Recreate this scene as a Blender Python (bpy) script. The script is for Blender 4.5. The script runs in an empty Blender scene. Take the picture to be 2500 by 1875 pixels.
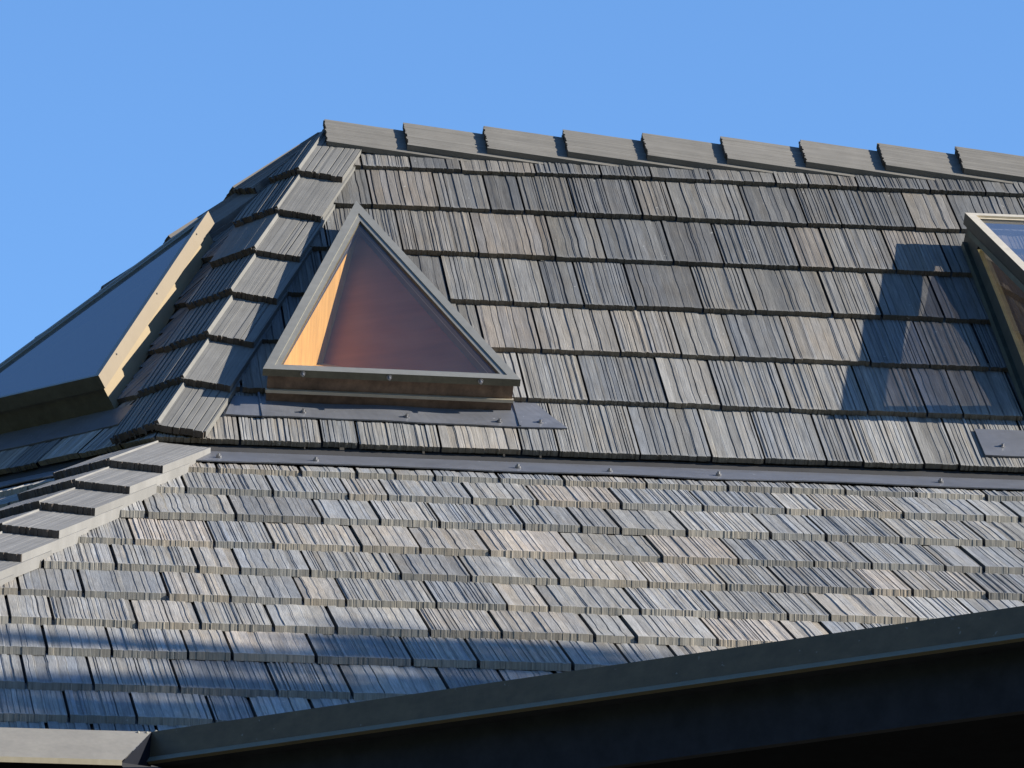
import bpy, math, random
import numpy as np
from mathutils import Vector, Matrix

# ------------------------------------------------------------------ camera, sky, sun, exposure
scene = bpy.context.scene
C = scene.collection
R = math.radians
random.seed(7)

cam = bpy.data.cameras.new('camera'); camo = bpy.data.objects.new('camera', cam); C.objects.link(camo)
cam.sensor_width = 36; cam.lens = 202.44; cam.clip_end = 3000; cam.clip_start = 0.5
yaw, pitch, roll = R(-7.71518), R(106.32761), R(-0.04027)
camo.matrix_world = (Matrix.Translation((-1.95219618, -19.41468825, -6.70100022)) @
                     Matrix.Rotation(yaw, 4, 'Z') @ Matrix.Rotation(pitch, 4, 'X') @ Matrix.Rotation(roll, 4, 'Z'))
scene.camera = camo

SUN = Vector((0.885, -0.275, 0.385)).normalized()          # direction towards the sun
w = bpy.data.worlds.new("World"); scene.world = w; w.use_nodes = True
nt = w.node_tree; nt.nodes.clear()
sky = nt.nodes.new('ShaderNodeTexSky'); sky.sky_type = 'NISHITA'; sky.sun_disc = False
sky.sun_elevation = math.asin(SUN.z); sky.sun_rotation = math.atan2(SUN.x, SUN.y)
sky.altitude = 0; sky.air_density = 1.0; sky.dust_density = 0.0; sky.ozone_density = 7.0
bg = nt.nodes.new('ShaderNodeBackground'); bg.inputs[1].default_value = 0.110
wo = nt.nodes.new('ShaderNodeOutputWorld')
nt.links.new(sky.outputs[0], bg.inputs[0]); nt.links.new(bg.outputs[0], wo.inputs[0])

sl = bpy.data.lights.new('sun', 'SUN'); sl.energy = 5.0; sl.angle = R(0.5); sl.color = (1.0, 0.925, 0.80)
so = bpy.data.objects.new('sun', sl); C.objects.link(so)
so.rotation_euler = SUN.to_track_quat('Z', 'Y').to_euler()

scene.view_settings.view_transform = 'Standard'; scene.view_settings.look = 'None'
scene.view_settings.gamma = 1.0; scene.view_settings.exposure = 1.14
scene.cycles.max_bounces = 8; scene.cycles.transparent_max_bounces = 12

# ------------------------------------------------------------------ helpers
class MB:
    def __init__(s): s.v = []; s.f = []; s.m = []; s.c = []; s.t = []
    def vert(s, p, c=(1, 1, 1), t=None):
        s.v.append((p[0], p[1], p[2])); s.c.append((c[0], c[1], c[2], 1)); s.t.append(t if t else (p[0], p[2], p[1])); return len(s.v)-1
    def face(s, ids, m=0): s.f.append(tuple(ids)); s.m.append(m)
    def poly(s, pts, c=(1, 1, 1), m=0): s.face([s.vert(p, c) for p in pts], m)
    def prism(s, top, bot, c=(1, 1, 1), m=0):
        """closed solid between two loops of equal length"""
        n = len(top)
        s.poly(top, c, m); s.poly(list(reversed(bot)), c, m)
        for i in range(n):
            j = (i+1) % n; s.poly([top[i], bot[i], bot[j], top[j]], c, m)
    def tube(s, a, b, ra, rb, n=8, c=(1, 1, 1)):
        a = Vector(a); b = Vector(b); z = (b-a).normalized(); x = z.orthogonal().normalized(); y = z.cross(x)
        A = [a+(x*math.cos(2*math.pi*i/n)+y*math.sin(2*math.pi*i/n))*ra for i in range(n)]
        B = [b+(x*math.cos(2*math.pi*i/n)+y*math.sin(2*math.pi*i/n))*rb for i in range(n)]
        s.prism(B, A, c)
    def build(s, name, mats, parent=None, smooth=False):
        me = bpy.data.meshes.new(name); me.from_pydata(s.v, [], s.f)
        if not isinstance(mats, (list, tuple)): mats = [mats]
        for m in mats: me.materials.append(m)
        me.polygons.foreach_set('material_index', s.m)
        a = me.attributes.new('tint', 'FLOAT_COLOR', 'POINT'); a.data.foreach_set('color', np.array(s.c, 'f').ravel())
        a = me.attributes.new('tuv', 'FLOAT_VECTOR', 'POINT'); a.data.foreach_set('vector', np.array(s.t, 'f').ravel())
        if smooth: me.polygons.foreach_set('use_smooth', [True]*len(me.polygons))
        me.update()
        o = bpy.data.objects.new(name, me); C.objects.link(o)
        if parent: o.parent = parent
        return o
def tag(o, label=None, cat=None, group=None, kind=None):
    if label: o['label'] = label
    if cat: o['category'] = cat
    if group: o['group'] = group
    if kind: o['kind'] = kind
    return o
def empty(name, loc=(0, 0, 0)):
    o = bpy.data.objects.new(name, None); C.objects.link(o); o.location = loc; return o

# ------------------------------------------------------------------ materials
def mat(name, base, rough=.7, metal=0.0, noise=(6, .25), stretch=None, attr=True, bump=.0, bscale=200, spec=.4, streak2=None, warm=None, specks=None):
    m = bpy.data.materials.new(name); m.use_nodes = True; n = m.node_tree; b = n.nodes['Principled BSDF']
    b.inputs['Roughness'].default_value = rough; b.inputs['Metallic'].default_value = metal
    b.inputs['Specular IOR Level'].default_value = spec
    rgb = n.nodes.new('ShaderNodeRGB'); rgb.outputs[0].default_value = (*base, 1); col = rgb.outputs[0]
    tu = n.nodes.new('ShaderNodeAttribute'); tu.attribute_name = 'tuv'
    def mul(a, bb, f=1.0):
        x = n.nodes.new('ShaderNodeMix'); x.data_type = 'RGBA'; x.blend_type = 'MULTIPLY'; x.inputs[0].default_value = f
        n.links.new(a, x.inputs[6]); n.links.new(bb, x.inputs[7]); return x.outputs[2]
    if attr:
        at = n.nodes.new('ShaderNodeAttribute'); at.attribute_name = 'tint'; col = mul(col, at.outputs['Color'])
    def noisecol(scale, sc3, amt, detail=4):
        mp = n.nodes.new('ShaderNodeMapping'); mp.inputs['Scale'].default_value = sc3
        n.links.new(tu.outputs['Vector'], mp.inputs[0])
        nz = n.nodes.new('ShaderNodeTexNoise'); nz.inputs['Scale'].default_value = scale; nz.inputs['Detail'].default_value = detail
        nz.inputs['Roughness'].default_value = .65
        n.links.new(mp.outputs[0], nz.inputs['Vector'])
        rp = n.nodes.new('ShaderNodeMapRange'); rp.inputs[1].default_value = .25; rp.inputs[2].default_value = .75
        rp.inputs[3].default_value = 1-amt; rp.inputs[4].default_value = 1+amt
        n.links.new(nz.outputs[0], rp.inputs[0]); return rp.outputs[0], nz.outputs[0]
    o1, raw = noisecol(noise[0], stretch or (1, 1, 1), noise[1])
    col = mul(col, o1)
    if streak2:
        o2, _ = noisecol(streak2[0], streak2[1], streak2[2]); col = mul(col, o2)
    if warm:                                   # patches of a second natural colour
        mp = n.nodes.new('ShaderNodeMapping'); mp.inputs['Scale'].default_value = warm[1]; mp.inputs['Location'].default_value = (3.1, 7.7, 0)
        n.links.new(tu.outputs['Vector'], mp.inputs[0])
        nz = n.nodes.new('ShaderNodeTexNoise'); nz.inputs['Scale'].default_value = warm[0]; nz.inputs['Detail'].default_value = 3
        n.links.new(mp.outputs[0], nz.inputs['Vector'])
        rp = n.nodes.new('ShaderNodeMapRange'); rp.inputs[1].default_value = .48; rp.inputs[2].default_value = .68
        rp.inputs[3].default_value = 0; rp.inputs[4].default_value = warm[3]
        n.links.new(nz.outputs[0], rp.inputs[0])
        r2 = n.nodes.new('ShaderNodeRGB'); r2.outputs[0].default_value = (*warm[2], 1)
        x = n.nodes.new('ShaderNodeMix'); x.data_type = 'RGBA'; x.blend_type = 'MULTIPLY'
        n.links.new(rp.outputs[0], x.inputs[0]); n.links.new(col, x.inputs[6]); n.links.new(r2.outputs[0], x.inputs[7]); col = x.outputs[2]
    if specks:
        nz = n.nodes.new('ShaderNodeTexNoise'); nz.inputs['Scale'].default_value = specks[0]; nz.inputs['Detail'].default_value = 2
        n.links.new(tu.outputs['Vector'], nz.inputs['Vector'])
        rp = n.nodes.new('ShaderNodeMapRange'); rp.inputs[1].default_value = specks[1]; rp.inputs[2].default_value = specks[1]+.03; rp.inputs[3].default_value = 0; rp.inputs[4].default_value = .8
        n.links.new(nz.outputs[0], rp.inputs[0])
        x = n.nodes.new('ShaderNodeMix'); x.data_type = 'RGBA'; n.links.new(rp.outputs[0], x.inputs[0]); n.links.new(col, x.inputs[6]); x.inputs[7].default_value = (*specks[2], 1); col = x.outputs[2]
    n.links.new(col, b.inputs['Base Color'])
    if bump:
        _, raw2 = noisecol(bscale, stretch or (1, 1, 1), .5, 6)
        bp = n.nodes.new('ShaderNodeBump'); bp.inputs['Strength'].default_value = bump; bp.inputs['Distance'].default_value = .004
        n.links.new(raw2, bp.inputs['Height']); n.links.new(bp.outputs[0], b.inputs['Normal'])
    return m

def glass_mat(name, tintc, rough=0.02, dirt=.08, f0=.05):
    m = bpy.data.materials.new(name); m.use_nodes = True; n = m.node_tree; n.nodes.clear()
    out = n.nodes.new('ShaderNodeOutputMaterial'); tr = n.nodes.new('ShaderNodeBsdfTransparent'); tr.inputs[0].default_value = (*tintc, 1)
    gl = n.nodes.new('ShaderNodeBsdfGlossy'); gl.inputs['Roughness'].default_value = rough
    lw = n.nodes.new('ShaderNodeLayerWeight'); lw.inputs[0].default_value = .5
    pw = n.nodes.new('ShaderNodeMath'); pw.operation = 'POWER'; pw.inputs[1].default_value = 4.0; n.links.new(lw.outputs['Facing'], pw.inputs[0])
    fr = n.nodes.new('ShaderNodeMath'); fr.operation = 'MULTIPLY_ADD'; fr.inputs[1].default_value = .9; fr.inputs[2].default_value = f0; n.links.new(pw.outputs[0], fr.inputs[0])
    mx = n.nodes.new('ShaderNodeMixShader'); n.links.new(fr.outputs[0], mx.inputs[0]); n.links.new(tr.outputs[0], mx.inputs[1]); n.links.new(gl.outputs[0], mx.inputs[2])
    df = n.nodes.new('ShaderNodeBsdfDiffuse'); df.inputs[0].default_value = (.35, .36, .38, 1)
    nz = n.nodes.new('ShaderNodeTexNoise'); nz.inputs['Scale'].default_value = 9; nz.inputs['Detail'].default_value = 8
    tu = n.nodes.new('ShaderNodeAttribute'); tu.attribute_name = 'tuv'; n.links.new(tu.outputs['Vector'], nz.inputs['Vector'])
    rp = n.nodes.new('ShaderNodeMapRange'); rp.inputs[1].default_value = .35; rp.inputs[2].default_value = .8; rp.inputs[3].default_value = dirt*.8; rp.inputs[4].default_value = dirt*1.25
    n.links.new(nz.outputs[0], rp.inputs[0])
    m2 = n.nodes.new('ShaderNodeMixShader'); n.links.new(rp.outputs[0], m2.inputs[0]); n.links.new(mx.outputs[0], m2.inputs[1]); n.links.new(df.outputs[0], m2.inputs[2])
    n.links.new(m2.outputs[0], out.inputs[0]); return m

M_tile = mat('weathered_tile', (1, 1, 1), .82, noise=(1, .30), stretch=(230, 9, 1), streak2=(1, (50, 4, 1), .26), bump=.35, bscale=1,
             warm=(1, (14, 5, 1), (1.10, .98, .84), .4), spec=.35, specks=(45, .735, (.34, .34, .32)))
M_cap = mat('weathered_cap_tile', (1, 1, 1), .8, noise=(1, .13), stretch=(160, 5, 160), streak2=(1, (12, 10, 12), .12), bump=.2, bscale=1, spec=.35)
M_flash = mat('painted_flashing', (.108, .112, .124), .42, 0.0, noise=(7, .16), streak2=(1, (25, 60, 25), .10), spec=.5, specks=(70, .74, (.3, .3, .31)))
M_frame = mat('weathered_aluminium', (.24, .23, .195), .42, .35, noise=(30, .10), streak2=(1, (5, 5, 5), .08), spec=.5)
M_frame_sunlit = mat('sun_brightened_frame', (.52, .46, .35), .4, .1, noise=(25, .12), spec=.5)  # lighter copy of the frame metal, sun's brightness put into the colour
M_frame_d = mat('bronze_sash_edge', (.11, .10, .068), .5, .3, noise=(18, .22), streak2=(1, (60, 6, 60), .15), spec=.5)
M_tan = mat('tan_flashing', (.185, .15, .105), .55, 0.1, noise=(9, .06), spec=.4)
M_copper = mat('stained_copper_curb', (.14, .092, .062), .5, .3, noise=(9, .55), streak2=(1, (40, 8, 40), .35), spec=.5)
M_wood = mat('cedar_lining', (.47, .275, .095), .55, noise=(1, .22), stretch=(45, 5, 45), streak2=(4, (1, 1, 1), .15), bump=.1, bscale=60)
M_wood_shade = mat('shaded_wood_lining', (.31, .105, .045), .5, noise=(1, .15), stretch=(3, 30, 3), spec=.4)  # right wall of the well: shade and orange bounce put into the wood colour
M_deck = mat('roof_underlay', (.03, .03, .032), .9, noise=(8, .3))
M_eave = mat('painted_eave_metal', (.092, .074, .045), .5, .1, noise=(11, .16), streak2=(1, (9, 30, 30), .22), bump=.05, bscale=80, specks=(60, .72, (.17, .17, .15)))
M_eave_l = mat('sunlit_eave_metal', (.24, .22, .18), .5, .1, noise=(9, .10), streak2=(1, (60, 8, 60), .10))  # left arm's lighter copy of the eave metal, sunlight put into the colour
M_eave_lip = mat('eave_drip_lip', (.19, .185, .14), .45, .2, noise=(20, .12))
M_board = mat('dark_fascia_board', (.026, .031, .042), .9, noise=(15, .25), spec=.12)
M_soffit = mat('dark_soffit', (.007, .009, .013), .95, noise=(15, .25), spec=.05)
M_wall = mat('timber_wall', (.10, .07, .05), .8, noise=(5, .25))
M_ground = mat('dry_grass_ground', (.10, .09, .06), .95, noise=(2, .3), attr=False)
M_bark = mat('bark', (.10, .075, .055), .9, noise=(12, .3))
M_leaf = mat('leaf', (.055, .085, .03), .6, noise=(5, .3))
M_seal = mat('white_sealant', (.22, .22, .20), .9, noise=(40, .2))
M_screw = mat('screw_steel', (.30, .30, .31), .35, .8, noise=(5, .1))
M_glass = glass_mat('skylight_glass', (.90, .87, .84), .015, .034, .02)
M_glass_d = glass_mat('dormer_glass', (.44, .41, .385), .015, .10, .08)
M_glass_l = glass_mat('shaded_skylight_glass', (.20, .22, .25), .03, .18, .26)
M_glass_t = glass_mat('dormer_roof_glass', (.95, .92, .88), .03, .10, .30)
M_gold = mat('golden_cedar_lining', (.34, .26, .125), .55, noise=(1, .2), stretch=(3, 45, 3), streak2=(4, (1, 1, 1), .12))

# ------------------------------------------------------------------ roof geometry (front face frame; other faces turn about the z axis through the ridge end)
T1, T2 = R(43.91215), R(27.23732)
class Fr:
    def __init__(s, O, t): s.O = Vector(O); s.D = Vector((0, -math.cos(t), -math.sin(t))); s.N = Vector((0, -math.sin(t), math.cos(t)))
    def p(s, x, d, h=0.0, rot=0.0):
        P = s.O + s.D*d + s.N*h; P.x += x
        if rot: c, q = math.cos(rot), math.sin(rot); P = Vector((P.x*c-P.y*q, P.x*q+P.y*c, P.z))
        return P
    def hip(s, d): return 0.41421*(s.O.y + s.D.y*d)      # x of the left hip at distance d (negative)
U = Fr((0, 0, -0.042857), T1)
L = Fr((0, -1.92767, -1.83551), T2)
TAN = math.tan(R(3.19))
XR = 3.7

sU = [0.274, 0.589, 0.94, 1.299, 1.648, 2.002, 2.365]
sL = [0.031, 0.346, 0.715, 1.101, 1.451, 1.815, 2.162, 2.513, 2.915, 3.252, 3.602]
jU = [[0.292, 0.472, 0.739, 0.974, 1.155, 1.366, 1.604, 1.721, 1.902, 2.164, 2.367], [0.13, 0.367, 0.548, 0.667, 0.848, 1.085, 1.205, 1.467, 1.672, 1.795, 2.059, 2.222],
 [0.21, 0.472, 0.739, 0.917, 1.151, 1.328, 1.594, 1.714, 1.937, 2.13], [-0.076, 0.133, 0.339, 0.557, 0.678, 0.799, 0.977, 1.21, 1.391, 1.658, 1.83, 2.047],
 [-0.237, -0.018, 0.201, 0.428, 0.618, 0.885, 1.092, 1.272, 1.474, 1.736, 1.938], [-0.232, -0.017, 0.158, 0.347, 0.534, 0.739, 1.001, 1.179, 1.41, 1.67, 1.872, 1.992],
 [-0.431, -0.167, -0.049, 0.217, 0.48, 0.601, 0.866, 1.101, 1.275, 1.48, 1.601, 1.803, 1.92, 2.175]]
jL = [[-0.524, -0.26, -0.082, 0.042, 0.166, 0.372, 0.582, 0.846, 1.108, 1.314, 1.489, 1.721, 1.949], [-0.644, -0.372, -0.138, -0.014, 0.249, 0.455, 0.72, 0.981, 1.243, 1.36, 1.619, 1.879, 1.992],
 [-0.786, -0.515, -0.252, -0.074, 0.107, 0.369, 0.546, 0.667, 0.872, 1.132, 1.307, 1.541, 1.801], [-1.025, -0.846, -0.608, -0.431, -0.168, 0.01, 0.216, 0.475, 0.738, 0.971, 1.202, 1.378, 1.604, 1.723],
 [-1.131, -0.917, -0.678, -0.556, -0.351, -0.085, 0.12, 0.381, 0.647, 0.878, 1.055, 1.317, 1.437, 1.663], [-1.211, -1.029, -0.789, -0.611, -0.403, -0.28, -0.02, 0.184, 0.306, 0.57, 0.8, 1.002, 1.126, 1.384],
 [-1.25, -1.13, -0.897, -0.72, -0.516, -0.339, -0.076, 0.128, 0.391, 0.51, 0.742, 0.973], [-1.378, -1.162, -0.984, -0.777, -0.657, -0.425, -0.161, 0.021, 0.283, 0.448, 0.598],
 [-1.41, -1.232, -1.055, -0.826, -0.566, -0.365, -0.096, 0.073, 0.231], [-1.345, -1.135, -0.959, -0.757, -0.644, -0.482, -0.299], [-1.325, -1.195, -1.077, -0.91, -0.743, -0.596]]

PAL = [((.144, .141, .132), 6), ((.128, .130, .129), 4), ((.164, .153, .136), 3), ((.174, .170, .160), 3), ((.186, .168, .147), 1), ((.111, .111, .109), 2)]
def pick(rng):
    tot = sum(x for _, x in PAL); r = rng.random()*tot
    for c, x in PAL:
        r -= x
        if r <= 0: return c
    return PAL[0][0]

def inside(tri, x, s):
    sg = []
    for i in range(len(tri)):
        a, b = tri[i], tri[(i+1) % len(tri)]
        sg.append((b[0]-a[0])*(s-a[1])-(b[1]-a[1])*(x-a[0]))
    return all(v > 0 for v in sg) or all(v < 0 for v in sg)

def tile(mb, fr, xa, xb, s, xmn, xmx, bright, rng, rot=0.0, holes=(), length=.42, tone=None):
    base = tone or pick(rng); k = bright*rng.uniform(.88, 1.12)
    gap = rng.uniform(.0022, .0040) if fr is U else rng.uniform(.0028, .0052)
    s += rng.uniform(-.003, .003)+.003*math.sin(xa*3.1+s*5); hh = rng.uniform(-.0012, .0014)
    coarse = rng.random() < .5
    us = []; x = xa+gap; turn = False
    while x < xb-gap-.0015:
        if turn:
            wd = rng.uniform(.0025, .0055) if coarse else rng.uniform(.0022, .0038)
            deep = rng.random(); lim = .22 if fr is U else .14; g = -(rng.uniform(.0032, .0055) if deep < lim else rng.uniform(.0006, .0020)); sh = rng.uniform(.55, .75) if deep < lim else rng.uniform(.72, 1.0)
        else:
            wd = rng.uniform(.008, .030) if coarse else rng.uniform(.004, .013)
            g = -rng.choice([0, 0, .0006, .0014, .0030]); sh = rng.uniform(.86, 1.22)+g*55
        turn = not turn
        e = min(x+wd, xb-gap)
        if xb-gap-e < .004: e = xb-gap
        hv = rng.gauss(0, .028); cc = tuple(base[i]*k*sh*(1+hv*(1, .25, -1)[i]) for i in range(3))
        fl = min(.0010, (e-x)*.2)
        us.append((x+fl*.3, e-fl, g, cc, rng.uniform(-.0022, .0022) if fr is U else rng.uniform(-.0010, .0010), rng.uniform(-.0006, .0006)))
        x = e
    near = any(True for h in holes if xb > min(p[0] for p in h)-.02 and xa < max(p[0] for p in h)+.02 and s > min(p[1] for p in h) and s-length < max(p[1] for p in h))
    nv = 26 if near else 9
    ph1, ph2 = rng.uniform(0, 6.3), rng.uniform(0, 6.3); am = rng.uniform(.0003, .0016) if coarse else rng.uniform(0, .0005)
    to = (rng.uniform(0, 50), rng.uniform(0, 50))
    rows = []
    for j in range(nv):
        q = length*j/(nv-1) if near else (0, .010, .022)[j] if j < 3 else .022+(length-.022)*(j-2)/(nv-3)
        row = []
        fade = (.45, .75, 1)[j] if (j < 3 and not near) else 1
        wob = am*math.sin(q*22+ph1)+am*.6*math.sin(q*47+ph2)
        for i, (a, b, g, cc, jag, wv) in enumerate(us):
            for kk, xx in enumerate((a, b)):
                edge = (i == 0 and kk == 0) or (i == len(us)-1 and kk == 1)
                px = xx + (0 if edge else wob + wv*math.sin(q*30+i))
                ss = s-q + (jag if j == 0 else 0)
                px = min(max(px, xmn(ss)), xmx(ss))
                gg = g*fade + (-.0010 if j == 0 else 0)
                P = fr.p(px, ss, -q*TAN+gg+hh, rot)
                c2 = cc if fade == 1 else tuple(cc[z]*fade+base[z]*k*1.16*(1-fade) for z in range(3))
                row.append(mb.vert(P, c2, (px+to[0], ss+to[1], 0)))
        rows.append(row)
    m = len(rows[0])
    for j in range(nv-1):
        for i in range(m-1):
            a, b, c, d = rows[j][i], rows[j][i+1], rows[j+1][i+1], rows[j+1][i]
            if near:
                cx = [mb.t[z][0]-to[0] for z in (a, b, c, d)]; cs = [mb.t[z][1]-to[1] for z in (a, b, c, d)]
                if any(inside(h, cx[z], cs[z]) for h in holes for z in range(4)): continue
            mb.face((a, b, c, d))
    # butt face, bottom and sides
    th = -.0215+hh*.3; lean = -.003 if fr is U else .0085
    bc = tuple(base[i]*k*f for i, f in enumerate((.90, .87, .80) if fr is L else (.88, .83, .74)))
    top = []; bot = []
    for i, (a, b, g, cc, jag, wv) in enumerate(us):
        sh = rng.uniform(.8, 1.1)
        for xx in (a, b):
            ss = s+jag; px = min(max(xx, xmn(ss)), xmx(ss)); col = tuple(v*(.93+.07*sh) for v in bc)
            if near and any(inside(h, px, ss-.01) for h in holes): pass
            top.append(mb.vert(fr.p(px, ss, g*.45-.0010+hh, rot), col, (px+to[0], to[1], 0)))
            bot.append(mb.vert(fr.p(px, ss+lean, th, rot), col, (px+to[0], to[1]+.02, 0)))
    for i in range(m-1):
        if near:
            px = (us[i//2][0]+us[min((i+1)//2, len(us)-1)][1])/2
            if any(inside(h, us[min(z, len(us)-1)][kk], s-.005) for h in holes for z, kk in ((i//2, 0), (i//2, 1), ((i+1)//2, 0))): continue
        mb.face((top[i], bot[i], bot[i+1], top[i+1]))
    if not near:
        dk = tuple(v*.5 for v in bc)
        def P4(px, q, h):
            ss = s-q; return mb.vert(fr.p(min(max(px, xmn(ss)), xmx(ss)), ss, h, rot), dk)
        xl, xr = us[0][0], us[-1][1]
        for px, g in ((xl, us[0][2]), (xr, us[-1][2])):
            mb.face((P4(px, 0, g+hh-.001), P4(px, length, -length*TAN+g+hh), P4(px, length, -length*TAN-.022), P4(px, .003, th)))
        mb.face((P4(xl, .003, th), P4(xr, .003, th), P4(xr, .06, th-.003), P4(xl, .06, th-.003)))

def fill(js, lo, hi, rng):
    js = sorted(js); out = [j for j in js if lo+.03 < j < hi-.03]
    if not out: out = [lo+.1]
    while out[0]-lo > .28: out.insert(0, out[0]-rng.choice([.175, .205, .26]))
    while hi-out[-1] > .04: out.append(out[-1]+rng.choice([.12, .18, .205, .26]))
    return [lo]+out

# skylight openings in (x, distance down the slope)
SKY_C = [(0.056, 0.734, .080), (-0.351, 2.090, .115), (0.491, 2.099, .115)]
SKY_L = [(-0.035, 0.735, .085), (-0.400, 2.056, .120), (0.337, 2.056, .120)]
def shrink(tri, d):
    """inset a triangle by distance d (keeps the third coordinate plane)"""
    P = [Vector(p) for p in tri]; n = (P[1]-P[0]).cross(P[2]-P[0]).normalized(); out = []
    for i in range(3):
        a, b, c = P[i-1], P[i], P[(i+1) % 3]
        e1 = (a-b).normalized(); e2 = (c-b).normalized(); ang = e1.angle(e2)
        out.append(b+(e1+e2).normalized()*(d/math.sin(ang/2)))
    return out
hole_c = [(p.x, p.y) for p in shrink([(a, b, 0) for a, b, _ in SKY_C], .016)]
hole_l = [(p.x, p.y) for p in shrink([(a, b, 0) for a, b, _ in SKY_L], .016)]
DX = 2.21                                                # foot of the dormer's left wall
hole_d = [(DX+.03, .80), (DX+.03, 1.94), (DX+.98, 1.94), (DX+.98, .80)]

bld = tag(empty('tiled_roof_building', (0.5, 0, -8.4)), 'two-pitch roof of grey weathered shake tiles with capped ridge, hips and skylights', 'building')
bld_loc = Vector((0.5, 0, -8.4))
INV = Matrix.Translation(-bld_loc)
def part(mb, name, mats, parent=None, smooth=False, label=None):
    o = mb.build(name, mats, None, smooth)
    o.parent = parent or bld
    if parent is None: o.matrix_parent_inverse = INV
    if label: o['label'] = label
    return o

def face_tiles(fr, ss, js, rot, left_hip, right_hip, name, label, brights, holes=(), seed=1, first=None):
    rng = random.Random(seed); mb = MB()
    for k, s in enumerate(ss):
        def xmn(d, f=fr): return (f.hip(d)+.004) if left_hip else -9
        def xmx(d, f=fr): return (-f.hip(d)-.004) if right_hip else 9
        lo = fr.hip(s); hi = -fr.hip(s) if right_hip else XR
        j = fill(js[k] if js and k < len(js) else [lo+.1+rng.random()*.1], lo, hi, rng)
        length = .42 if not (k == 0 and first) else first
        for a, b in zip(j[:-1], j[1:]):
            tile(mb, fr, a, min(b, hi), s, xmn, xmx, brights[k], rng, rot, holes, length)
    return part(mb, name, M_tile, label=label)

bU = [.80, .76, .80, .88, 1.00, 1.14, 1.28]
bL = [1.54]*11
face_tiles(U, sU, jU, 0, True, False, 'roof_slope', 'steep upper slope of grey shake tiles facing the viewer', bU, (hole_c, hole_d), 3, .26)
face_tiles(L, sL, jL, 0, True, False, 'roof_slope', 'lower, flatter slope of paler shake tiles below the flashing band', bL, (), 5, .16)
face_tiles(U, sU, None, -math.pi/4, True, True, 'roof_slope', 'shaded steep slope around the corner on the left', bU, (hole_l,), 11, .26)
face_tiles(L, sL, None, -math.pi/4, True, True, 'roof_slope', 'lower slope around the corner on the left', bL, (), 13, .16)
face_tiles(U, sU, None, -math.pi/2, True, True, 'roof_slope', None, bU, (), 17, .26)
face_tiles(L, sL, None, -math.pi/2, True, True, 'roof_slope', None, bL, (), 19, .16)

# roof deck under the tiles: closed rings, with grids (and openings) on the two skylight faces
mb = MB()
def prof(fr, d, h): P = fr.p(0, d, h); return -P.y, P.z
r0, z0 = 0.0, U.p(0, 0, -.03).z
rb, zb = prof(U, 2.43, -.045); re_, ze = prof(L, 3.78, -.03)
def ring(r, z): return [Vector((XR+.5, -r, z)), Vector((-.41421*r, -r, z)), Vector((-r, -.41421*r, z)), Vector((-r, .41421*r, z)), Vector((-.41421*r, r, z)), Vector((XR+.5, r, z))]
rg0 = [Vector((XR+.5, 0, z0))]+[Vector((0, 0, z0))]*4+[Vector((XR+.5, 0, z0))]; rg1 = ring(rb, zb); rg2 = ring(re_, ze)
for A, B, skip in ((rg0, rg1, (0, 1)), (rg1, rg2, ())):
    for i in range(5):
        if i in skip: continue
        q = [A[i], A[i+1], B[i+1], B[i]]
        if (q[0]-q[1]).length < 1e-6: q = q[1:]
        mb.poly(q)
for rot, hs, xr in ((0, (hole_c, hole_d), XR+.5), (-math.pi/4, (hole_l,), None)):
    st = .045; nd = int(2.43/st)+1
    for j in range(nd):
        d0 = 2.43*j/nd; d1 = 2.43*(j+1)/nd; dm = (d0+d1)/2
        x = U.hip(d1)
        while x < (xr if xr else -U.hip(d1)):
            x1 = x+st
            if not any(inside(h, x+st/2, dm+.05) or inside(h, x+st/2, dm) for h in hs):
                cl = lambda xx, d: max(min(xx, -U.hip(d) if xr is None else 99), U.hip(d))
                mb.poly([U.p(cl(x, d0), d0, -.03, rot), U.p(cl(x1, d0), d0, -.03, rot), U.p(cl(x1, d1), d1, -.03, rot), U.p(cl(x, d1), d1, -.03, rot)])
            x = x1
part(mb, 'roof_deck', M_deck)

# walls under the eaves
mb = MB(); A = ring(re_-.55, ze-.02); B = ring(re_-.55, -8.4)
for i in range(5): mb.poly([A[i], A[i+1], B[i+1], B[i]])
mb.poly([A[5], A[0], B[0], B[5]])
part(mb, 'wall', M_wall)
mb = MB(); A = ring(re_-.6, ze-.03); B = ring(re_, ze-.03)
for i in range(5): mb.poly([A[i], A[i+1], B[i+1], B[i]])
part(mb, 'soffit', M_soffit)

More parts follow.
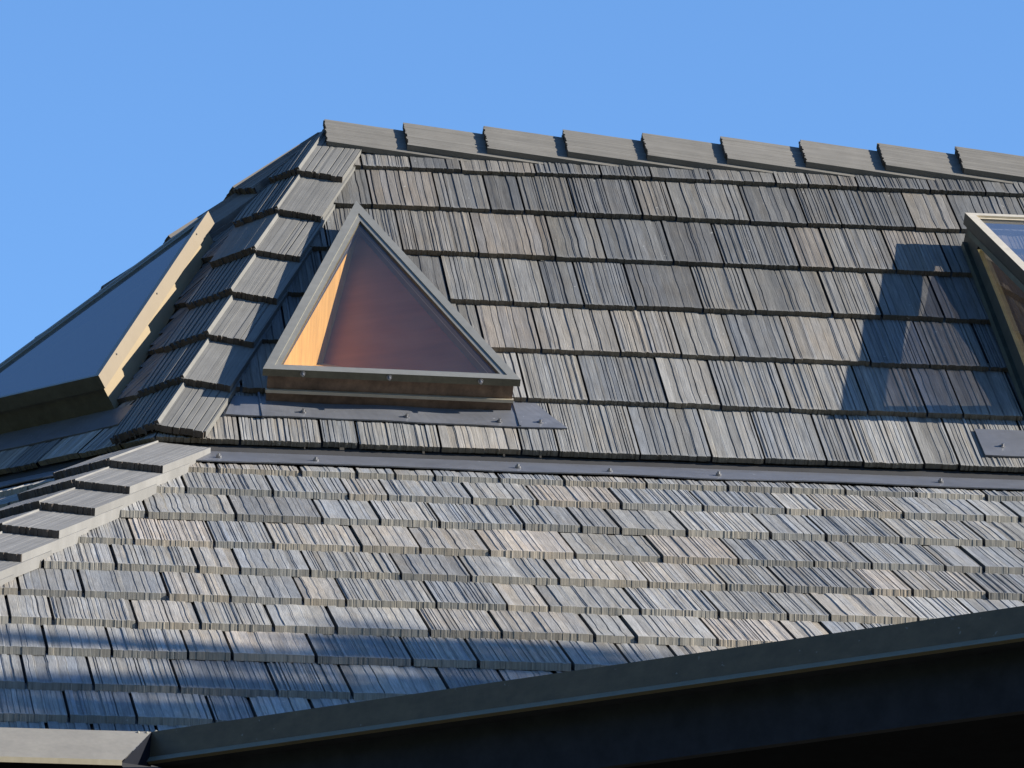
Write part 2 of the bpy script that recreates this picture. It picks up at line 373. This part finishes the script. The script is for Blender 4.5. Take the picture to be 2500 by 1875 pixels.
# ------------------------------------------------------------------ ridge and hip caps
def cap(name, P0, ax, wings, w, length, t, drop, style, rng, tone, parent_label=None, H0=.031, m=None, lap=True, narrow=(0, 0), dist0=0):
    """P0 on the line where the tile planes meet; ax points the way the caps climb; wings = [(perp, normal)]"""
    mb = MB(); to = rng.uniform(0, 50)
    for wi, (pv, nv) in enumerate(wings):
        grooved = style[wi]
        us = []; x = (.004 if wi == 0 else -.010) if lap else 0.0
        turn = False
        while x < w-.001:
            if turn:
                wd = rng.uniform(.002, .006) if wi == 0 else rng.uniform(.004, .009); g = -rng.uniform(.0010, .0038) if wi == 0 else -rng.uniform(.007, .012); sh = rng.uniform(.66, .92) if wi == 0 else rng.uniform(.5, .8)
                if not grooved: wd = rng.uniform(.001, .0025); g = -.0005; sh = rng.uniform(.84, .97)
            else:
                wd = (rng.uniform(.007, .026) if wi == 0 else rng.uniform(.008, .018)) if grooved else rng.uniform(.006, .014)
                g = -rng.choice([0, .0008, .0020]) if grooved else -rng.choice([0, .0004, .0008]); sh = rng.uniform(.94, 1.12)
            turn = not turn
            e = min(x+wd, w)
            us.append((x+.0003, e-.0006, g, sh, rng.uniform(-.005, .005) if grooved else rng.uniform(-.0035, .0035))); x = e
        ex = (.006 if grooved or w < .18 else .002) if (wi == 1 and lap) else 0
        NL = 5; rows = []
        for j in range(NL):
            d = length*j/(NL-1); row = []
            H = H0+ex-drop*d
            for i, (a, b, g, sh, jag) in enumerate(us):
                for xx in (a, b):
                    if narrow[wi]: xx = min(xx, max(.002, narrow[wi]*(dist0-d)))
                    base = P0+m*H
                    dd = d+(jag if j == 0 else 0)
                    P = base+ax*dd+pv*xx+nv*g
                    row.append(mb.vert(P, tuple(c*sh for c in tone), (xx+to, dd+to, 0)))
            rows.append(row)
        n = len(rows[0])
        for j in range(NL-1):
            for i in range(n-1): mb.face((rows[j][i], rows[j][i+1], rows[j+1][i+1], rows[j+1][i]))
        bc = tuple(c*f for c, f in zip(tone, (.62, .52, .46)))
        def low(idx, j, i, cc):
            P = Vector(mb.v[rows[j][i]])-nv*t; return mb.vert(P, cc, mb.t[rows[j][i]])
        def hi(j, i, cc): return mb.vert(mb.v[rows[j][i]], cc, mb.t[rows[j][i]])
        for i in range(n-1):                                  # butt
            mb.face((hi(0, i, bc), low(0, 0, i, bc), low(0, 0, i+1, bc), hi(0, i+1, bc)))
            mb.face((hi(NL-1, i, tone), hi(NL-1, i+1, tone), low(0, NL-1, i+1, tone), low(0, NL-1, i, tone)))
        for i, cc in ((0, tone), (n-1, tuple(c*1.05 for c in tone))):
            for j in range(NL-1): mb.face((hi(j, i, cc), hi(j+1, i, cc), low(0, j+1, i, cc), low(0, j, i, cc)))
        for j in range(NL-1): mb.face((low(0, j, 0, bc), low(0, j+1, 0, bc), low(0, j+1, n-1, bc), low(0, j, n-1, bc)))
    return part(mb, name, M_cap)

rng = random.Random(21)
EC, EH = .288, .34417
N1 = U.N; D1 = U.D
NB = Vector((0, math.sin(T1), math.cos(T1))); DB = Vector((0, math.cos(T1), -math.sin(T1)))
mr = (N1+NB)/(1+N1.dot(NB))
RT = (0.135, 0.127, 0.112)
for i in range(12):
    f = rng.uniform(.93, 1.07)
    cap('ridge_tile', Vector((i*EC, 0, U.O.z)), Vector((1, 0, 0)), [(D1, N1), (DB, NB)], .185, .64, .022, .0225/EC, (False, False), rng, tuple(c*f for c in RT), m=mr, lap=False)
rz = Matrix.Rotation(-math.pi/4, 3, 'Z')
def hipdir(fr, base_rot=0.0):
    v = Vector((-math.tan(math.pi/8), -1.0, fr.D.z/-fr.D.y)); v.normalize(); v = Matrix.Rotation(base_rot, 3, 'Z') @ v; return v
def hip_caps(fr, rot, start, offs, n, up, tone, H0, styles, w, narrow=(0, 0), t=.024):
    h = hipdir(fr, rot)                                        # pointing down the hip
    Rm = Matrix.Rotation(rot, 3, 'Z')
    NA = Rm @ fr.N; NBb = Rm @ (rz @ fr.N)
    pA = NA.cross(h).normalized(); pB = (-NBb.cross(h)).normalized()
    if pA.dot(Rm @ Vector((1, 0, 0))) < 0: pA = -pA
    if pB.dot(Rm @ (rz @ Vector((-1, 0, 0)))) < 0: pB = -pB
    mm = (NA+NBb)/(1+NA.dot(NBb))
    for i in range(n):
        d = offs+i*up; f = rng.uniform(.92, 1.08)
        ln = min(.60, d-.03) if fr is U else min(.62, d+.06)
        st = styles(i)
        cap('hip_tile', start+h*d, -h, [(pA, NA), (pB, NBb)], w, ln, t, .024/up, st, rng, tuple(c*f for c in tone), m=mm, H0=H0, narrow=narrow, dist0=d)
HT = (0.134, 0.131, 0.122)
hip_caps(U, 0, Vector((0, 0, U.O.z)), .416, 7, .3372, HT, .031, lambda i: (i % 2 == 0, i != 2), .168, (0, .27))
startL = L.p(L.hip(-.21), -.21, 0)
hip_caps(L, 0, startL, .452, 11, .352, (.150, .147, .141), .050, lambda i: (False, False), .185, t=.036)
hip_caps(U, -math.pi/4, Vector((0, 0, U.O.z)), .46, 7, .335, (.14, .128, .115), .031, lambda i: (i % 2 == 0, False), .155, (.27, .27))
hip_caps(L, -math.pi/4, Matrix.Rotation(-math.pi/4, 3, 'Z') @ startL, .452, 11, .352, (.150, .147, .141), .045, lambda i: (False, False), .185, t=.04)

# ------------------------------------------------------------------ flashing band between the two slopes
def screw(P, n, r=.006, h=.008, parent=None):
    mb = MB(); n = Vector(n).normalized(); mb.tube(Vector(P), Vector(P)+n*h, r, r*.75, 8, (1, 1, 1)); mb.tube(Vector(P)-n*.003, Vector(P)+n*.003, r*1.6, r*1.5, 10, (.8, .8, .8))
    return part(mb, 'screw', M_screw, parent)
def flash_band(rot, xr, seed):
    rng2 = random.Random(seed); mb = MB(); n = 90; x0 = L.hip(-.05)
    prev = None
    for i in range(n+1):
        f = i/n
        wv = .003*math.sin(i*.55)+.0025*math.sin(i*.21+seed)+rng2.uniform(-.0008, .0008)
        up = .0015*math.sin(i*.4+2)
        lo = L.hip(-.215) + (xr(-.215)-L.hip(-.215))*f
        lo2 = L.hip(-.06) + (xr(-.06)-L.hip(-.06))*f
        a = L.p(lo, -.235, -.003, rot); b = L.p(lo2, -.060+wv, .0045+up, rot); c = L.p(lo2, -.060+wv, .0005+up, rot)
        cur = [mb.vert(p, (1, 1, 1)) for p in (a, b, c)]
        if prev: mb.face((prev[0], prev[1], cur[1], cur[0])); mb.face((prev[1], prev[2], cur[2], cur[1]))
        prev = cur
    return part(mb, 'flashing_band', M_flash)
fb = flash_band(0, lambda d: XR, 1); fb['label'] = 'long grey metal band between the steep and flat slopes'
flash_band(-math.pi/4, lambda d: -L.hip(d), 2)

# ------------------------------------------------------------------ triangular skylights
def mesh_parent(o_parent):
    return o_parent
def skylight(tri, rot, glassm, side_m, label, well, lip=.026, name='skylight', rim=.030, right_m=None):
    Pn = lambda x, s, h: U.p(x, s, h, rot)
    loc = [Vector(p) for p in tri]
    def W(v): return Pn(v.x, v.y, v.z)
    outer = loc; i1 = shrink(outer, .030); i2 = shrink(outer, .046); i3 = shrink(outer, .052)
    # order: apex, left, right -> local normal
    def lower(tr, d): return [Vector((p.x, p.y, p.z-d)) for p in tr]
    mb = MB()
    def band(A, B, m=0, c=(1, 1, 1), only=None):
        for i in range(3):
            if only is not None and i not in only: continue
            j = (i+1) % 3; mb.poly([W(A[i]), W(A[j]), W(B[j]), W(B[i])], c, m)
    i1 = shrink(outer, rim); i2 = shrink(outer, rim+.016)
    band(outer, i1)                                   # flat outer rim
    band(i1, lower(i1, .004), 0)
    band(lower(i1, .004), lower(i2, .005), 0, (.93, .93, .93))
    band(lower(i2, .005), lower(i2, .017), 1)
    band(outer, lower(outer, lip), 1, only=(0, 1)); band(outer, lower(outer, lip), 2, only=(2,))                 # vertical edge of the sash
    band(lower(outer, lip), lower(shrink(outer, .02), lip), 1)
    fo = part(mb, name, [M_frame, side_m, right_m or side_m], label=label)
    # small mitre seams
    # curb down to the roof
    cb = MB(); cu = lower(shrink(outer, .014), lip); foot = [Vector((p.x, p.y, -.02)) for p in cu]
    inn = lower(shrink(outer, .044), lip); ifo = [Vector((p.x, p.y, -.032)) for p in inn]
    for i in range(3):
        j = (i+1) % 3
        nseg = 12
        for k in range(nseg):
            def lp(A, B, t): return A+(B-A)*t
            a0, a1 = lp(cu[i], cu[j], k/nseg), lp(cu[i], cu[j], (k+1)/nseg); b0, b1 = lp(foot[i], foot[j], k/nseg), lp(foot[i], foot[j], (k+1)/nseg)
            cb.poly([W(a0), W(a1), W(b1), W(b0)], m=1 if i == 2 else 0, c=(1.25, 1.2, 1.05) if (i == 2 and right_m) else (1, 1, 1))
        cb.poly([W(cu[i]), W(cu[j]), W(inn[j]), W(inn[i])])
        if i == 2 or side_m is M_tan: pass
    part(cb, 'curb', [M_frame_d if right_m else M_copper, right_m or M_copper], fo)
    # bright folded bead along the foot of the base curb
    bd = MB(); a, b = cu[1], cu[2]
    q = [Vector((a.x-.004, a.y+.004, .052-.012)), Vector((b.x+.004, b.y+.004, .052-.012))]
    hz = .030
    pts = [Pn(q[0].x, q[0].y+.006, hz+.006), Pn(q[1].x, q[1].y+.006, hz+.006), Pn(q[1].x, q[1].y+.008, hz-.004), Pn(q[0].x, q[0].y+.008, hz-.004)]
    back = [Pn(q[0].x, q[0].y-.008, hz+.006), Pn(q[1].x, q[1].y-.008, hz+.006), Pn(q[1].x, q[1].y-.008, hz-.004), Pn(q[0].x, q[0].y-.008, hz-.004)]
    bd.prism(pts, back, (1.6, 1.45, 1.3))
    if not right_m: part(bd, 'bead', M_frame, fo)
    # glass
    gm = MB(); g = lower(i3, .012); g = [Vector((p.x, p.y, p.z)) for p in lower(shrink(outer, rim+.010), .012)]
    gm.prism([W(p) for p in g], [W(Vector((p.x, p.y, p.z-.006))) for p in g]); 
    gl = MB(); gl.poly([W(p) for p in g]); part(gl, 'pane', glassm, fo)
    aa = lower(shrink(outer, .042), .022); dp = (.040, .014, .062)
    bb = [Vector((p.x, p.y, p.z-d)) for p, d in zip(aa, dp)]
    lm = MB()
    for a, b in ((0, 1), (1, 2), (2, 0)):
        m0, m1 = aa[a].lerp(bb[a], .45), aa[b].lerp(bb[b], .45); m2, m3 = aa[a].lerp(bb[a], .52), aa[b].lerp(bb[b], .52)
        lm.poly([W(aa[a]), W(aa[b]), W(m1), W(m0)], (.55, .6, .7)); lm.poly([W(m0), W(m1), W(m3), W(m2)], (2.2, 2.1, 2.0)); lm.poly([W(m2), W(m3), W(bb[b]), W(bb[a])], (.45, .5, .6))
    part(lm, 'curb_liner', M_flash, fo)
    # light well lined with wood
    top = [W(p) for p in bb]; Q = Pn(*well)
    for a, b, mt in ((0, 1, M_wood), (2, 0, M_wood_shade), (1, 2, M_wood)):
        sm = MB(); n1 = 12; A, B = top[a], top[b]
        for i in range(n1):
            for j in range(n1):
                f0, f1 = i/n1, (i+1)/n1; g0, g1 = j/n1, (j+1)/n1
                P = lambda f, g: A.lerp(B, f).lerp(Q, g)
                q4 = [P(f0, g0), P(f1, g0), P(f1, g1), P(f0, g1)] if j < n1-1 else [P(f0, g0), P(f1, g0), Q]
                sm.poly(q4)
        part(sm, 'lining_board', mt, fo)
    return fo

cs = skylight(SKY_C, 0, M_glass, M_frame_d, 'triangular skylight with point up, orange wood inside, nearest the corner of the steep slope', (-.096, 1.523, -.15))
ls = skylight(SKY_L, -math.pi/4, M_glass_l, M_frame_d, 'triangular skylight around the corner on the left with sunlit tan edge', (-.12, 1.70, -.20), rim=.010, right_m=M_tan, lip=.050)  # tan only on the sunward edge; the other edges' shade is in their dark colour
# screws on the lower sash edge of the middle one
for f in (.155, .49, .845):
    a, b = SKY_C[1], SKY_C[2]; x = a[0]+(b[0]-a[0])*f; s = a[1]+(b[1]-a[1])*f; h = .115
    screw(U.p(x, s, h-.012), U.D, .006, .016, cs)
for f, d in ((.13, .012), (.50, .012), (.86, .012), (.30, .05), (.62, .05), (.93, .05)):
    a, b = SKY_L[0], SKY_L[2]; dn = Vector((b[1]-a[1], a[0]-b[0], 0)).normalized()
    screw(U.p(a[0]+(b[0]-a[0])*f-dn.x*(0 if d < .03 else .013), a[1]+(b[1]-a[1])*f-dn.y*(0 if d < .03 else .013), a[2]+(b[2]-a[2])*f-d, -math.pi/4), (rz @ Vector((.95, .2, .1))), .0022, .004, ls)
# apron flashing under the base
def apron(pts, rot, mbp, seams=(), h0=.004):
    mb = MB(); rr = random.Random(3)
    top = [p for p in pts]
    n = 40
    (xl0, s0), (xr0, s1), (xr1, s2), (xl1, s3) = pts
    prev = None
    for i in range(n+1):
        f = i/n; w1 = .002*math.sin(i*.6)+.0016*math.sin(i*.23+1)
        xa = xl0+(xr0-xl0)*f; sa = s0+(s1-s0)*f; xb = xl1+(xr1-xl1)*f; sb = s3+(s2-s3)*f+w1
        row = [U.p(xa, sa, -(2.365-sa)*TAN+h0, rot), U.p((xa+xb)/2, (sa+sb)/2, -(2.365-(sa+sb)/2)*TAN+h0+.003*math.sin(i*.4), rot), U.p(xb, sb, -(2.365-sb)*TAN+h0+.0015, rot), U.p(xb, sb, -(2.365-sb)*TAN+h0-.004, rot)]
        cur = [mb.vert(p) for p in row]
        if prev:
            for k in range(3): mb.face((prev[k], prev[k+1], cur[k+1], cur[k]))
        prev = cur
    for xs in seams:
        mb.prism([U.p(xs-.003, 2.02, -(2.365-2.02)*TAN+h0+.006, rot), U.p(xs+.003, 2.02, -(2.365-2.02)*TAN+h0+.006, rot), U.p(xs+.007, 2.205, -(2.365-2.205)*TAN+h0+.006, rot), U.p(xs+.001, 2.205, -(2.365-2.205)*TAN+h0+.006, rot)],
                 [U.p(xs-.003, 2.02, -.03, rot), U.p(xs+.003, 2.02, -.03, rot), U.p(xs+.007, 2.205, -.02, rot), U.p(xs+.001, 2.205, -.02, rot)])
    return part(mb, 'apron_flashing', M_flash, mbp)
apron([(-.435, 2.045), (.560, 2.015), (.645, 2.208), (-.470, 2.190)], 0, cs, (-.352, .486), .006)
apron([(-.48, 2.04), (.40, 2.04), (.44, 2.20), (-.52, 2.20)], -math.pi/4, ls)

# ------------------------------------------------------------------ wedge dormer on the right
dW = 1.02                                                   # width
A_ = (DX-.005, .690, .110); V_ = (DX+.078, 1.98, .381)
B_ = (DX+dW, .690, .110); Vb = (DX+dW-.078, 1.98, .381)
def Wd(p, dh=0): return U.p(p[0], p[1], p[2]+dh)
roofq = [Vector(A_), Vector(V_), Vector(Vb), Vector(B_)]
def shrinkq(Q, d):
    out = []; n = len(Q)
    for i in range(n):
        a, b, c = Q[i-1], Q[i], Q[(i+1) % n]; e1 = (a-b).normalized(); e2 = (c-b).normalized(); out.append(b+(e1+e2).normalized()*(d/math.sin(e1.angle(e2)/2)))
    return out
def lowq(Q, d): return [Vector((p.x, p.y, p.z-d)) for p in Q]
mb = MB()
def qb(A, B, m=0, c=(1, 1, 1)):
    for i in range(len(A)):
        j = (i+1) % len(A); mb.poly([Wd(A[i]), Wd(A[j]), Wd(B[j]), Wd(B[i])], c, m)
q1 = shrinkq(roofq, .032); q2 = shrinkq(roofq, .042)
qb(roofq, q1, 0); qb(q1, lowq(q1, .008), 0); qb(lowq(q1, .008), lowq(q2, .010), 0); qb(lowq(q2, .010), lowq(q2, .03), 1)
qb(roofq, lowq(roofq, .045), 1, (.45, .5, .55)); qb(lowq(roofq, .045), lowq(shrinkq(roofq, .05), .045), 1)
ds = part(mb, 'dormer_skylight', [M_frame_sunlit, M_frame_d], label='boxed-out skylight with slanting sides at the right edge, frame coloured pale as if sunlit')
mb = MB(); mb.poly([Wd(p) for p in lowq(shrinkq(roofq, .034), .014)]); part(mb, 'pane', M_glass_t, ds)
def side(sgn):
    X0 = DX if sgn > 0 else DX+dW
    def P(s, f, ins=0.0):
        """f: 0 at the roof, 1 at the underside of the sash; ins: inset inwards"""
        t = (s-.690)/1.29; xt = A_[0]+.012+(V_[0]-A_[0])*t; ht = .065+.271*t; hb = -.03
        x = (xt-DX)*(f)+ins
        X = X0+sgn*x; return U.p(X, s, hb+(ht-hb)*f)
    def H(s, h, ins=0.0):
        t = (s-.690)/1.29; ht = .065+.271*t
        return P(s, max(0, min(1, (h+.03)/(ht+.03))), ins)
    def hts(s): return .065+.271*(s-.690)/1.29
    mb = MB(); sA, sB = .70, 1.98
    # window outline
    wa = .88; wb = 1.92; hb0 = .062
    def wlow(s): return hb0
    def wtop(s): return max(hb0+.0005, hts(s)-.014)
    N = 24
    def strip(s0, s1, fa, fb_, th=.03, c=(1, 1, 1), m=0, off=0.0, inner=True):
        for i in range(N):
            u0 = s0+(s1-s0)*i/N; u1 = s0+(s1-s0)*(i+1)/N
            a = [H(u0, fa(u0), off), H(u1, fa(u1), off), H(u1, fb_(u1), off), H(u0, fb_(u0), off)]
            b = [H(u0, fa(u0), off+th), H(u1, fa(u1), off+th), H(u1, fb_(u1), off+th), H(u0, fb_(u0), off+th)]
            mb.poly(a, c, m)
            if inner: mb.poly(b, c, 2 if th > .02 else m); mb.poly([a[0], a[1], b[1], b[0]], c, m); mb.poly([a[3], a[2], b[2], b[3]], c, 2 if th > .02 else m)
    strip(sA, sB, lambda s: -.03, lambda s: min(hb0, hts(s)), c=(.55, .62, .62), m=1)           # low curb
    strip(sA, wa+.0, lambda s: min(hb0, hts(s)), lambda s: hts(s), c=(.5, .55, .55), m=1)
    strip(wa, wb, wtop, hts, c=(.55, .6, .62), m=1)
    strip(wb, sB, lambda s: hb0, hts, c=(.5, .55, .55), m=1)
    strip(.74, sB, lambda s: .0, lambda s: min(.020, hts(s)), .0, (.75, .9, .9), 1, -.016, False)  # pale post foot
    strip(.74, sB, lambda s: .02, lambda s: .02, .016, (.75, .9, .9), 1, -.016, True)
    strip(.76, sB, lambda s: hts(s)-.022, lambda s: hts(s)-.002, .0, (.75, .95, .95), 1, -.012, False)
    o = part(mb, 'side_wall', [M_frame, M_frame_d, M_gold], ds)
    g = MB(); pts = [H(wa, hb0, .012), H(wb, hb0, .012), H(wb, wtop(wb), .012)]
    g.poly(pts); part(g, 'pane', M_glass_d, ds)
side(1); side(-1)
mb = MB()                                                    # base wall
pts = [U.p(DX, 1.98, -.03), U.p(DX+dW, 1.98, -.03), Wd(Vb, -.045), Wd(V_, -.045)]
pb = [U.p(DX, 1.95, -.03), U.p(DX+dW, 1.95, -.03), U.p(Vb[0], 1.95, .32), U.p(V_[0], 1.95, .32)]
mb.prism(pts, pb, (.6, .6, .6)); part(mb, 'base_wall', [M_frame_d], ds)
mb = MB()                                                    # wood lined light well
for (xa, sa), (xb, sb) in (((DX+.05, .78), (DX+.05, 1.94)), ((DX+dW-.05, .78), (DX+dW-.05, 1.94)), ((DX+.05, .78), (DX+dW-.05, .78)), ((DX+.05, 1.94), (DX+dW-.05, 1.94))):
    a = U.p(xa, sa, -.01); b = U.p(xb, sb, -.01); mb.poly([a, b, b+Vector((0, .5, -.5)), a+Vector((0, .5, -.5))])
mb.poly([U.p(DX+.05, .78, -.01)+Vector((0, .5, -.5)), U.p(DX+dW-.05, .78, -.01)+Vector((0, .5, -.5)), U.p(DX+dW-.05, 1.94, -.01)+Vector((0, .5, -.5)), U.p(DX+.05, 1.94, -.01)+Vector((0, .5, -.5))])
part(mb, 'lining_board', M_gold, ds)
apron([(DX-.195, 2.09), (DX+dW+.2, 2.09), (DX+dW+.2, 2.293), (DX-.195, 2.293)], 0, ds, (), .006)

# screws in the flashing band and aprons
for x, s in ((-.51, -.12), (-.2, -.115), (.45, -.12), (.745, -.105), (1.10, -.115), (1.83, -.13)):
    screw(L.p(x, s, .0055), L.N, .006, .010, fb)
for x, s in ((-.215, 2.155), (.122, 2.165), (.425, 2.175), (.560, 2.168)):
    screw(U.p(x, s, -(2.365-s)*TAN+.008), U.N, .006, .012, cs)
screw(U.p(2.085, 2.225, -(2.365-2.225)*TAN+.008), U.N, .006, .012, ds)

# ------------------------------------------------------------------ eave in front of the roof
ev = tag(empty('eave', (-.951, -5.262, -3.465)), 'dark metal-edged eave running across the bottom right, its short left arm sunlit', 'eave')
def epart(mb, name, m, label=None):
    o = mb.build(name, m); o.parent = ev; o.matrix_parent_inverse = Matrix.Translation((.951, 5.262, 3.465))
    if label: o['label'] = label
    return o
TC = Vector((-.951, -5.262, -3.465)); a40 = R(39.54); dirR = Vector((math.cos(a40), -math.sin(a40), 0)); nR = Vector((-math.sin(a40), -math.cos(a40), 0))
X = Vector((1, 0, 0)); Z = Vector((0, 0, 1)); Y = Vector((0, 1, 0))
TL = TC - X*2.2
BL_ = Vector((0, -.20, -.122))
bc_ = TC + BL_ + X*(-.0865)
bl_ = TL + BL_
LR = 5.6
mb = MB(); n = 14
for i in range(n):
    f0, f1 = i/n, (i+1)/n
    mb.poly([TL.lerp(TC, f0), TL.lerp(TC, f1), bl_.lerp(bc_, f1), bl_.lerp(bc_, f0)])
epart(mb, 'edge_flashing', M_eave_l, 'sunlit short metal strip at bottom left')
mb = MB(); mb.prism([bl_+Vector((0, -.004, .002)), bc_+Vector((0, -.004, .002)), bc_+Vector((0, -.004, -.012)), bl_+Vector((0, -.004, -.012))],
                    [bl_+Vector((0, .01, .002)), bc_+Vector((0, .01, .002)), bc_+Vector((0, .01, -.012)), bl_+Vector((0, .01, -.012))], (1.5, 1.42, 1.2))
epart(mb, 'drip_lip', M_eave_l)
B2 = TC+Vector((0, 0, -.086))
rs_ = random.Random(4)
for k in range(3):
    mb = MB(); c = TC+Vector((-.035+k*.022, rs_.uniform(-.010, -.002), rs_.uniform(-.004, .002))); q = rs_.uniform(.003, .006)
    mb.tube(c-Z*q*.5, c+Z*q*.5+X*q*.5, q, q*.6, 7)
    epart(mb, 'sealant', M_seal)
mb = MB(); mb.poly([TC, bc_+Vector((0, 0, -.004)), B2+Vector((0, 0, -.004))], (.25, .25, .3)); epart(mb, 'corner_piece', M_board)
mb = MB(); n = 40
for i in range(n):
    f0, f1 = LR*i/n, LR*(i+1)/n; s = nR*.012
    a, b = TC+dirR*f0, TC+dirR*f1
    mb.poly([a, b, b-Z*.068+s, a-Z*.068+s]); 
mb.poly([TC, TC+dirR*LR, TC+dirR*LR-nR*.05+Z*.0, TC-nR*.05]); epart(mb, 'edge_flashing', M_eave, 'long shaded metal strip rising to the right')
mb = MB()
for i in range(n):
    f0, f1 = LR*i/n, LR*(i+1)/n; a, b = TC+dirR*f0-Z*.068+nR*.012, TC+dirR*f1-Z*.068+nR*.012; o = nR*.020
    mb.poly([a, b, b+o-Z*.016, a+o-Z*.016], (1, 1, 1)); mb.poly([a+o-Z*.016, b+o-Z*.016, b-Z*.019, a-Z*.019], (.8, .8, .8))
epart(mb, 'drip_lip', M_eave_lip)
mb = MB(); a = TC-nR*.05-Z*.084; b = a+dirR*LR
mb.prism([a, b, b-Z*.15, a-Z*.15], [a-nR*.03, b-nR*.03, b-nR*.03-Z*.15, a-nR*.03-Z*.15]); 
mb.poly([TC+nR*.012-Z*.086, TC+dirR*LR+nR*.012-Z*.086, b, a])
epart(mb, 'fascia_board', M_board)
mb = MB(); z = TC.z-.232
def zz(p, zz_=None): return Vector((p.x, p.y, z if zz_ is None else zz_))
P0 = zz(TC-nR*.06); P1 = zz(P0+dirR*LR)
mb.poly([P0, P1, zz(P1+Vector((0, 5, 0))), zz(P0+Vector((0, 1.2, 0)))])
mb.poly([zz(bl_, bl_.z-.012), zz(bc_, bl_.z-.012), Vector((bc_.x+.2, TC.y+1.2, bl_.z-.012)), Vector((bl_.x, TC.y+1.2, bl_.z-.012))])
mb.poly([zz(bc_, bl_.z-.012), P0, zz(P0+Vector((0, 1.2, 0))), Vector((bc_.x+.2, TC.y+1.2, bl_.z-.012))])
epart(mb, 'soffit', M_soffit)
mb = MB(); mb.poly([TC-nR*.04-Z*.003, TC+dirR*LR-nR*.04-Z*.003, TC+dirR*LR+Vector((0, 3.3, 0)), TC+Vector((.4, .1, -.003))]); epart(mb, 'flat_roof', M_deck)

# ------------------------------------------------------------------ unseen leafy screen, added behind the viewer to cut sky fill
from mathutils import noise as mn
mb = MB(); na, nh = 150, 26; base_a, end_a = R(-48), R(-215); prev = None
for i in range(na+1):
    f_i = i/na; a = base_a+(end_a-base_a)*i/na; cur = []
    for j in range(nh+1):
        f = j/nh; top = (27+16*max(0, (f_i-.45)/.55))*(.72+.28*mn.noise((i*.09, 3.0, 0)))*min(1, (i+3)/16)
        rr_ = 44+14*f*f; px, py = rr_*math.cos(a), rr_*math.sin(a)-4
        b_ = 1.6*mn.noise((px*.28, py*.28, f*7)) + .8*mn.noise((px*.8, py*.8, f*19))
        rr_ += b_; v = 1+.5*mn.noise((px*.5, py*.5, f*11))
        cur.append(mb.vert((rr_*math.cos(a), rr_*math.sin(a)-4, -8.5+top*math.sin(f*math.pi/2)+(.6*b_ if j else 0)), (v, v, v)))
    if prev:
        for j in range(nh): mb.face((prev[j], cur[j], cur[j+1], prev[j+1]))
    prev = cur
hl = mb.build('sky_fill_screen', M_leaf); hl['kind'] = 'structure'

# ------------------------------------------------------------------ ground and the tree that dapples the lower slope
mb = MB(); G = 600
mb.poly([(-G, -G, -8.4), (G, -G, -8.4), (G, G, -8.4), (-G, G, -8.4)]); g = mb.build('ground', M_ground); g['kind'] = 'structure'

rng = random.Random(5)
tree = tag(empty('shade_tree', (13.8, -8.9, -8.4)), 'leafy tree out of view whose soft shadow dapples the lower left tiles', 'tree')
lf = MB()
def dens(x, s):
    """leaf clumps: (x, s) where their shade lands on the lower slope"""
    return
clumps = [(-1.10, 2.42, .16, .05), (-.80, 2.44, .20, .07), (-.30, 2.28, .14, .07), (-.12, 2.42, .24, .09), (.22, 2.30, .2, .08), (.34, 2.50, .2, .07), (.02, 2.50, .3, .08), (-.45, 2.48, .16, .06),
          (-.05, 2.76, .30, .12), (.15, 2.90, .30, .14), (-.25, 2.90, .26, .12), (-.70, 2.84, .24, .10), (-1.02, 2.86, .20, .08), (-1.30, 2.95, .18, .09), (-.55, 2.62, .16, .05),
          (-.60, 3.10, .30, .10), (-1.05, 3.14, .26, .10), (-.15, 3.14, .35, .12), (-.80, 3.34, .40, .11), (-1.3, 3.34, .25, .1), (-.35, 3.36, .40, .12), (.2, 3.3, .3, .15), (-.25, 2.10, .07, .05), (-.05, 2.26, .3, .05), (-1.15, 2.34, .2, .04), (.45, 2.36, .10, .05)]
for cx, cs_, rx, rs in clumps:
    dist = rng.uniform(15.0, 19.0)
    for k in range(int(14500*rx*rs)):
        x = cx+rng.gauss(0, rx*.5); s = cs_+rng.gauss(0, rs*.5)
        P = L.p(x, s, 0)+SUN*(dist+rng.gauss(0, .35))
        a = Vector((rng.gauss(0, 1), rng.gauss(0, 1), rng.gauss(0, 1))).normalized(); b = a.orthogonal().normalized(); ln = rng.uniform(.03, .055)
        v = rng.uniform(.7, 1.3)
        lf.poly([P-a*ln, P+b*ln*.45, P+a*ln, P-b*ln*.45], (v, v, v))
o = lf.build('crown', M_leaf); o.parent = tree; o.matrix_parent_inverse = Matrix.Translation((-13.8, 8.9, 8.4))
tk = MB(); base = Vector((13.8, -8.9, -8.4)); fork = Vector((14.0, -9.0, .6)); tk.tube(base, fork, .22, .13, 12)
for cx, cs_, rx, rs in clumps[::2]:
    tip = L.p(cx, cs_, 0)+SUN*17.0; midp = fork.lerp(tip, .55)+Vector((0, 0, -.15)); tk.tube(fork, midp, .05, .025, 6); tk.tube(midp, tip, .025, .008, 6)
o = tk.build('trunk', M_bark); o.parent = tree; o.matrix_parent_inverse = Matrix.Translation((-13.8, 8.9, 8.4))
